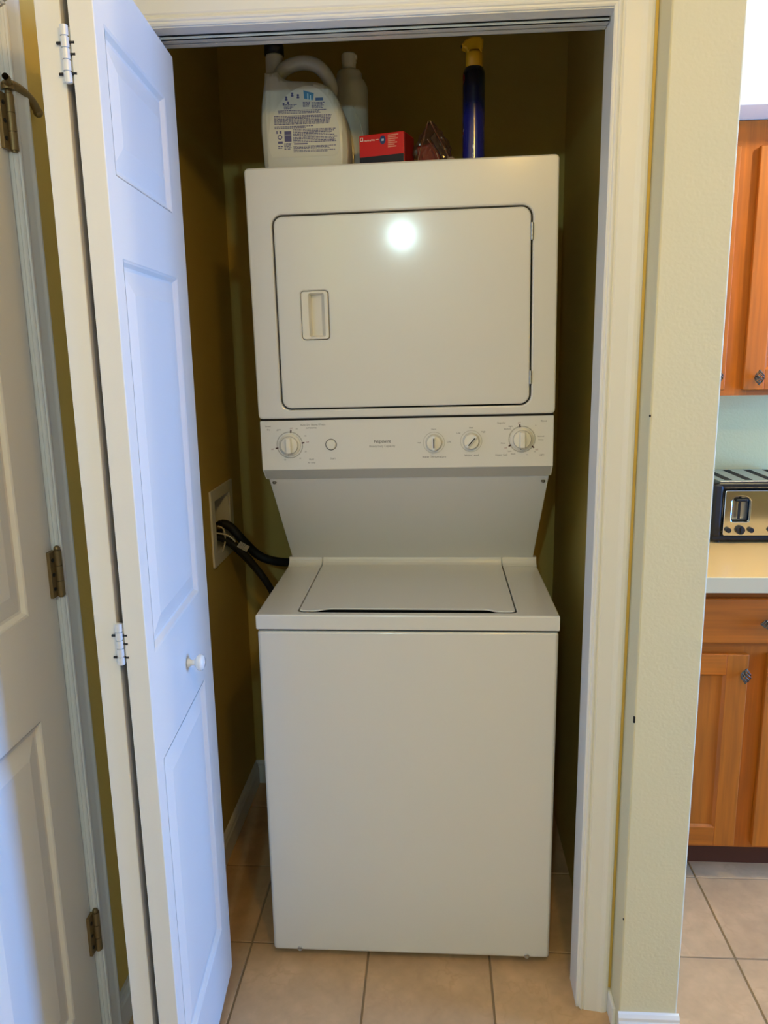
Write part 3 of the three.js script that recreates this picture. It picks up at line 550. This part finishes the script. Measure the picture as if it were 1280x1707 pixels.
{ // tall white bottle behind the jug
  const x0 = -0.136, zc = -0.366, y0 = TOP(x0) + 0.001;
  const b = thing('white_bottle', 'tall plain white bottle with narrow cap, half behind the jug', 'bottle', [x0, y0, zc]);
  const g = lathe([[0.0001, 0], [0.040, 0], [0.0445, 0.005], [0.0445, 0.06], [0.0445, 0.16], [0.0445, 0.205], [0.043, 0.220], [0.036, 0.233], [0.031, 0.238], [0.0305, 0.248], [0.027, 0.255], [0.021, 0.257], [0.0001, 0.257]], 40).scale(1, 1, 0.9);
  part('body', g, M.jug, b);
  part('cap', [lathe([[0.0001, 0.256], [0.0165, 0.256], [0.0165, 0.272], [0.0178, 0.274], [0.0178, 0.29], [0.015, 0.294], [0.0001, 0.295]], 28), box(0.004, 0.02, 0.281, 0.290, -0.006, 0.006, 0.002)], M.white, b);
  part('moulded_line', tube([[0.012, 0.17, 0.0395], [0.026, 0.135, 0.0335], [0.034, 0.10, 0.027], [0.038, 0.05, 0.021]], 0.0014, 24, 8), M.jug, b);
}
{ // red box lying on the dryer
  const b = thing('red_box', 'small red carton with white print and a blue dot, beside the jug', 'box', [-0.042, TOP(-0.04) + 0.001, -0.255]);
  b.rotation.y = -0.3;
  const w = 0.108, h = 0.078, d = 0.07;
  const tx = canvasTex(512, 288, (c, W, H) => {
    c.fillStyle = '#d81505'; c.fillRect(0, 0, W, H); c.fillStyle = '#0b0a10'; c.fillRect(0, H * 0.60, W, H);
    c.strokeStyle = '#fff'; c.lineWidth = 6; c.strokeRect(16, 20, 26, 24); c.fillStyle = '#f4d8d0'; for (let k = 0; k < 12; k++) c.fillRect(52 + k * 11, 38 + (k * 5) % 4, 7, 12); c.fillRect(190, 42, 34, 5);
    c.fillStyle = '#1d3f7c'; c.beginPath(); c.arc(272, 52, 34, 0, 7); c.fill(); c.fillStyle = '#bcd7ee'; c.fillRect(258, 44, 28, 16);
    c.fillStyle = '#eb9c86'; for (let k = 0; k < 7; k++) c.fillRect(332, 16 + k * 15, 120 - (k * 29) % 50, 9);
  });
  const g = join(new RoundedBoxGeometry(w, h, d, 2, 0.0015).translate(0, h / 2, 0));
  { const p = g.attributes.position, n = g.attributes.normal, uv = g.attributes.uv; for (let i = 0; i < p.count; i++) n.getZ(i) > 0.7 ? uv.setXY(i, p.getX(i) / w + 0.5, p.getY(i) / h) : uv.setXY(i, 0.02, 0.9); }
  part('carton', g, std('#ffffff', 0.4, { map: tx }), b, { keepUV: true });
  part('flap', box(w / 2 - 0.0002, w / 2 + 0.0012, 0.003, h - 0.003, -d / 2 + 0.003, d / 2 - 0.003), std('#8f1710', 0.5), b, { label: 'dark red tucked end flap' });
}
{ // crumpled clear bag with a red packet and a black strip
  const b = thing('plastic_bag', 'crumpled clear plastic bag with red and black contents, between carton and spray can', 'bag', [0.066, TOP(0.066) + 0.001, -0.262]);
  b.scale.set(1.02, 1.3, 1.02);
  const film = phy('#d9bfb2', 0.12, { transmission: 0.96, thickness: 0, ior: 1.3 });
  const ico = new THREE.IcosahedronGeometry(1, 12); const p = ico.attributes.position;
  for (let i = 0; i < p.count; i++) {
    const x = p.getX(i), y = p.getY(i), z = p.getZ(i), a = Math.atan2(z, x);
    const fold = 0.10 * Math.sin(5 * a + 3 * y) + 0.07 * Math.sin(11 * a - 7 * y) + 0.05 * Math.sin(17 * a + 13 * y + 1);
    const r = 1 + fold, hgt = (y + 1) / 2, peak = 1 - 0.72 * Math.pow(hgt, 1.3);
    p.setXYZ(i, x * r * 0.052 * peak - 0.006 * hgt, Math.max(0.0005, (y * (1 + fold * 0.4) + 1) * 0.5 * 0.082), z * r * 0.04 * peak);
  }
  ico.computeVertexNormals();
  part('film', ico, film, b);
  const folds = [[[-0.012, 0.083, 0.004], [-0.024, 0.05, 0.012], [-0.034, 0.02, 0.02], [-0.036, 0.006, 0.022]], [[-0.008, 0.084, 0.004], [0.008, 0.058, 0.012], [0.026, 0.032, 0.018], [0.038, 0.010, 0.02]], [[-0.014, 0.05, 0.022], [0.004, 0.03, 0.026], [0.014, 0.006, 0.028]]];
  part('fold', folds.map((f) => tube(f, 0.0013, 20, 6)), phy('#c9a08c', 0.25, { transmission: 0.5, thickness: 0 }), b);
  part('packet', xf(box(-0.03, 0.02, 0.003, 0.046, -0.012, 0.008, 0.004), MUL(RZ(0.2), T(0.0, 0.002, 0))), std('#8d1411', 0.4), b, { label: 'dark red packet inside' });
  part('strip', xf(box(-0.028, 0.028, -0.007, 0.007, 0.008, 0.013, 0.002), MUL(T(0.014, 0.036, 0.006), RZ(-0.9))), M.black, b, { label: 'black strip inside' });
  part('twist', [new THREE.IcosahedronGeometry(0.011, 1).scale(1.1, 0.9, 0.8).translate(0.038, 0.012, 0.018), new THREE.IcosahedronGeometry(0.007, 1).translate(0.03, 0.007, 0.026)], phy('#cdb8a8', 0.25, { transmission: 0.4, thickness: 0 }), b);
}
{ // blue spray can
  const x0 = 0.156, zc = -0.235, y0 = TOP(x0) + 0.001;
  const s = thing('spray_can', 'slim dark blue spray can with yellow nozzle cap, rightmost on the dryer', 'spray can', [x0, y0, zc]);
  const tx = canvasTex(512, 512, (c, W, H) => {       // u runs once around; u = 0.25 faces the camera side
    const g0 = c.createLinearGradient(0, 0, 0, H); g0.addColorStop(0, '#070b1c'); g0.addColorStop(0.32, '#0a0f30'); g0.addColorStop(0.5, '#151b78'); g0.addColorStop(1, '#1a2188'); c.fillStyle = g0; c.fillRect(0, 0, W, H);
    c.fillStyle = '#8e1212'; c.beginPath(); c.arc(16, 62, 30, 0, 7); c.fill();
    c.fillStyle = '#c7c7b4'; c.save(); c.translate(243, 262); c.rotate(Math.PI / 2); for (let k = 0; k < 5; k++) c.fillRect(k * 26 - 4, -26 + (k % 2) * 4, 18, 26); c.restore();
    c.fillStyle = '#b9a934'; c.fillRect(234, 322, 18, 30);
    c.fillStyle = '#cdb6b0'; c.save(); c.translate(20, 340); c.rotate(-0.9); c.fillRect(-30, -4, 60, 8); c.restore(); c.fillRect(2, 240, 12, 40); c.fillStyle = '#8f3b32'; c.fillRect(10, 330, 22, 16);
    c.fillStyle = '#9fa6d8'; c.beginPath(); c.ellipse(124, 416, 8, 13, 0, 0, 7); c.fill(); c.strokeStyle = '#7a82c0'; c.lineWidth = 3; c.beginPath(); c.ellipse(124, 460, 9, 11, 0, 0, 7); c.stroke();
  });
  const bodyG = join(lathe([[0.0001, 0], [0.0235, 0], [0.0252, 0.003], [0.0252, 0.012], [0.0248, 0.014], [0.0248, 0.192], [0.0240, 0.198], [0.0200, 0.2065], [0.0172, 0.2085], [0.0001, 0.2085]], 40));
  { const p = bodyG.attributes.position, uv = bodyG.attributes.uv; for (let i = 0; i < p.count; i++) uv.setY(i, p.getY(i) / 0.2085); }
  bodyG.rotateY(-Math.PI / 2);
  part('can', bodyG, phy('#ffffff', 0.22, { map: tx, clearcoat: 0.6, clearcoatRoughness: 0.08 }), s, { keepUV: true });
  const yel = std('#d9a514', 0.45);
  const cap = part('spray_cap', [lathe([[0.0001, 0.207], [0.0185, 0.207], [0.0178, 0.235], [0.0172, 0.240], [0.0001, 0.240]], 28),
    xf(ext(poly([[-0.016, 0], [0.0165, 0], [0.0195, 0.012], [0.020, 0.024], [0.014, 0.031], [-0.004, 0.032], [-0.018, 0.027], [-0.027, 0.018], [-0.026, 0.010], [-0.019, 0.007]]), 0.026, 0.004), T(0, 0.236, -0.013))], yel, s, { label: 'yellow spray cap with nozzle pointing left' });
  part('nozzle', cyl(0.0035, 0.0035, 0.004, 12).rotateZ(Math.PI / 2).translate(-0.027, 0.251, 0), M.black, cap);
}

// ---------------------------------------------------------------- kitchen
// diamond cage knob, axis along +z from its foot; cage upright
function cageKnob() {
  const gs = [cyl(0.0035, 0.0045, 0.014, 12).rotateX(Math.PI / 2).translate(0, 0, 0.007)];
  for (let k = 0; k < 6; k++) {
    const pts = []; for (let i = 0; i <= 12; i++) { const t = i / 12, r = 0.0112 * Math.sin(Math.PI * Math.min(1, Math.max(0, t))) ** 0.85 + 0.001, a = k / 6 * Math.PI * 2 + t * Math.PI * 1.15; pts.push(V(r * Math.cos(a), (t - 0.5) * 0.036, 0.021 + r * Math.sin(a))); }
    gs.push(tube(pts, 0.0016, 24, 7));
  }
  gs.push(new THREE.SphereGeometry(0.0032, 10, 8).translate(0, 0.019, 0.021), new THREE.SphereGeometry(0.0032, 10, 8).translate(0, -0.019, 0.021));
  return gs;
}
// shaker-like door with a flat recessed panel and a small bevelled bead, front at z = 0
function cabinetDoor(x0, x1, y0, y1, parent, z, knobAt) {
  const st = 0.058, t = 0.019;
  const d = part('door', [box(x0, x0 + st, y0, y1, z - t, z, 0.003), box(x1 - st, x1, y0, y1, z - t, z, 0.003)], M.wood, parent);
  parts('rail', [box(x0 + st - 0.0005, x1 - st + 0.0005, y1 - st, y1, z - t, z - 0.0003, 0.002), box(x0 + st - 0.0005, x1 - st + 0.0005, y0, y0 + st, z - t, z - 0.0003, 0.002)], M.woodRail, d, { turn: true });
  part('panel', box(x0 + st - 0.004, x1 - st + 0.004, y0 + st - 0.004, y1 - st + 0.004, z - t + 0.002, z - 0.009), M.wood, d);
  const b = 0.007, xa = x0 + st - 0.001, xb = x1 - st + 0.001, ya = y0 + st - 0.001, yb = y1 - st + 0.001, pos = [];
  const O = [[xa, ya, z - 0.0015], [xb, ya, z - 0.0015], [xb, yb, z - 0.0015], [xa, yb, z - 0.0015]], I = [[xa + b, ya + b, z - 0.0085], [xb - b, ya + b, z - 0.0085], [xb - b, yb - b, z - 0.0085], [xa + b, yb - b, z - 0.0085]];
  for (let k = 0; k < 4; k++) { const n = (k + 1) % 4; pos.push(...O[k], ...O[n], ...I[n], ...O[k], ...I[n], ...I[k]); }
  const bg = new THREE.BufferGeometry(); bg.setAttribute('position', new THREE.Float32BufferAttribute(pos, 3)); bg.computeVertexNormals();
  part('bead', bg, M.wood, d);
  if (knobAt) part('knob', cageKnob().map((g) => g.translate(knobAt[0], knobAt[1], z)), M.pewter, d, { label: 'pewter diamond cage knob' });
  return d;
}
{
  const c = thing('base_cabinet', 'honey brown wooden base cabinet under the kitchen counter', 'cabinet');
  const zf = -0.345, zb = zf - 0.020, x0 = 0.592, x1 = 1.265;
  part('carcass', [box(x0, x1, 0.10, 0.862, ROOM.kitchen + 0.002, zb - 0.019), box(x0, x0 + 0.02, 0.093, 0.862, zb - 0.02, zb), box(x1 - 0.035, x1, 0.093, 0.862, zb - 0.02, zb), box(0.889, 0.968, 0.093, 0.70, zb - 0.02, zb - 0.0002)], M.wood, c);
  parts('face_rail', [box(x0, x1, 0.828, 0.862, zb - 0.02, zb - 0.0004), box(x0, x1, 0.668, 0.725, zb - 0.02, zb - 0.0004), box(x0, x1, 0.093, 0.130, zb - 0.02, zb - 0.0004)], M.woodRail, c, { turn: true });
  part('toe_kick', box(x0, x1, 0.0, 0.10, -0.9, -0.425), M.toe, c, { label: 'dark brown toe kick' });
  const dr = part('drawer', box(0.615, 1.245, 0.713, 0.838, zf - 0.019, zf, 0.005), M.woodRail, c, { turn: true });
  part('knob', cageKnob().map((g) => xf(g, MUL(T(0.938, 0.776, zf), RZ(Math.PI / 2)))), M.pewter, dr, { label: 'pewter diamond cage knob set sideways' });
  cabinetDoor(0.615, 0.904, 0.108, 0.682, c, zf, [0.890, 0.630]);
  cabinetDoor(0.953, 1.245, 0.108, 0.682, c, zf, [0.968, 0.630]);
  const k = thing('countertop', 'beige laminate countertop with a pale front edge over the base cabinet', 'countertop');
  part('slab', box(x0 - 0.002, 1.29, 0.864, 0.905, ROOM.kitchen + 0.001, -0.322, 0.003), M.counter, k);
  part('front_edge', box(x0 - 0.002, 1.29, 0.8625, 0.9045, -0.322, -0.318, 0.0015), phy('#cfc0a0', 0.4), k, { label: 'pale front edge' });
}
{
  const c = thing('upper_cabinet', 'honey brown wooden wall cabinet hung under the white soffit', 'cabinet');
  const zf = -0.65, zb = zf - 0.02, x0 = 0.592, x1 = 1.27;
  part('carcass', [box(x0, x1, 1.351, 2.088, ROOM.kitchen + 0.002, zb - 0.019), box(x0, x0 + 0.03, 1.349, 2.088, zb - 0.02, zb), box(0.885, 0.965, 1.349, 2.088, zb - 0.02, zb - 0.0002), box(x1 - 0.035, x1, 1.349, 2.088, zb - 0.02, zb)], M.wood, c);
  parts('face_rail', [box(x0, x1, 2.0, 2.088, zb - 0.02, zb - 0.0004), box(x0, x1, 1.349, 1.39, zb - 0.02, zb - 0.0004)], M.woodRail, c, { turn: true });
  cabinetDoor(0.607, 0.897, 1.366, 2.02, c, zf, [0.87, 1.405]);
  cabinetDoor(0.949, 1.245, 1.366, 2.02, c, zf, [0.984, 1.402]);
}
{ // four slice toaster
  const t = thing('toaster', 'black and chrome four slice toaster on the kitchen counter', 'toaster', [0.895, 0.905, -0.675]);
  const w = 0.29, d = 0.26, h = 0.19;
  part('base', [box(0.004, w - 0.004, 0.006, 0.026, -d + 0.004, -0.004, 0.008), ...[[0.03, -0.03], [w - 0.03, -0.03], [0.03, -d + 0.03], [w - 0.03, -d + 0.03]].map(([x, z]) => cyl(0.01, 0.01, 0.008, 12).translate(x, 0.004, z))], M.black, t);
  part('end_panel', box(0, 0.034, 0.018, h - 0.006, -d, 0, 0.012), M.black, t, { label: 'black plastic end' });
  part('end_panel', box(w - 0.034, w, 0.018, h - 0.006, -d, 0, 0.012), M.black, t);
  const f = roundRect(0.034, w - 0.034, 0.026, h - 0.026, 0.006);
  const arch = (x) => { const p = new THREE.Path(), a = 0.027, y0 = 0.068, y1 = 0.145; p.moveTo(x - a + 0.008, y0); p.lineTo(x + a - 0.008, y0); p.quadraticCurveTo(x + a, y0, x + a, y0 + 0.01); p.lineTo(x + a, y1 - 0.014); p.quadraticCurveTo(x + a - 0.004, y1, x, y1 + 0.002); p.quadraticCurveTo(x - a + 0.004, y1, x - a, y1 - 0.014); p.lineTo(x - a, y0 + 0.01); p.quadraticCurveTo(x - a, y0, x - a + 0.008, y0); return p; };
  const lx = [0.083, w - 0.083]; lx.forEach((x) => f.holes.push(arch(x)));
  part('shell', [box(0.034, w - 0.034, 0.024, h - 0.012, -d + 0.004, -0.03, 0.006), ext(f, 0.012, 0.002).translate(0, 0, -0.008)], M.chrome, t, { label: 'chrome front and body' });
  part('top_plate', box(0.010, w - 0.010, h - 0.024, h - 0.003, -d + 0.004, -0.002, 0.009), std('#2c2b29', 0.3, { metalness: 0.4 }), t);
  part('top_trim', box(0.022, w - 0.022, h - 0.006, h, -d + 0.018, -0.012, 0.002), M.steel, t);
  for (const x of [0.052, 0.112, 0.178, 0.238]) part('slot', box(x - 0.011, x + 0.011, h - 0.004, h + 0.0006, -d + 0.035, -0.03), M.gap, t);
  for (const x of lx) {
    const lv = part('lever', [box(x - 0.0035, x + 0.0035, 0.074, 0.142, -0.013, -0.010), box(x - 0.018, x + 0.018, 0.130, 0.139, -0.012, 0.010, 0.004)], M.black, t);
    part('lever_plate', box(x - 0.03, x + 0.03, 0.066, 0.15, -0.031, -0.026), M.steel, lv);
    for (const [dx, r] of [[-0.035, 0.008], [0, 0.0135], [0.031, 0.008]]) part('dial', [cyl(r, r * 0.92, 0.014, 20).rotateX(Math.PI / 2).translate(x + dx, 0.044, 0.008), ...(r > 0.01 ? [box(x + dx - 0.0015, x + dx + 0.0015, 0.036, 0.054, 0.012, 0.0175, 0.001)] : [])], M.black, t);
  }
}

// ---------------------------------------------------------------- lamps (out of frame)
LAMPS.forEach(({ at: [x, y, z], power, rgb, pendant }, i) => {
  const col = new THREE.Color().setRGB(...rgb);
  const l = pendant ? thing('pendant_lamp', 'small globe pendant lamp hanging behind the camera', 'lamp', [x, y, z]) : thing('ceiling_light', x > 1 ? 'round flush ceiling light over the kitchen floor' : 'round flush ceiling light in the hallway just behind the camera', 'light', [x, ROOM.ceil, z]);
  const glow = std('#fff4df', 0.5, { emissive: pendant ? new THREE.Color().setRGB(1, 0.86, 0.6) : col, emissiveIntensity: pendant ? 13 : 3 });
  if (pendant) {
    part('lamp_globe', new THREE.SphereGeometry(0.05, 32, 20), glow, l);
    part('rod', cyl(0.006, 0.006, ROOM.ceil - y - 0.048, 12).translate(0, 0.048 + (ROOM.ceil - y - 0.048) / 2, 0), M.steel, l);
    part('canopy', lathe([[0.0001, -0.02], [0.05, -0.02], [0.06, 0], [0.0001, 0]], 28).translate(0, ROOM.ceil - y, 0), M.steel, l);
  } else {
    part('canopy', lathe([[0.0001, 0], [0.15, 0], [0.15, -0.016], [0.14, -0.022], [0.0001, -0.022]].reverse(), 36), M.steel, l);
    part('lamp_glass', lathe([[0.0001, -0.10], [0.06, -0.094], [0.10, -0.075], [0.128, -0.045], [0.136, -0.022], [0.0001, -0.022]], 36), glow, l);
  }
  const p = new THREE.PointLight(col, power, 0, 2);
  p.position.set(x, pendant ? y : ROOM.ceil - 0.16, z); p.castShadow = true; p.shadow.radius = pendant ? 1.5 : 2.5; scene.add(p);
});

scene.traverse((o) => { if (o.isMesh) { delete o.userData.base; } });
renderer.render(scene, camera);
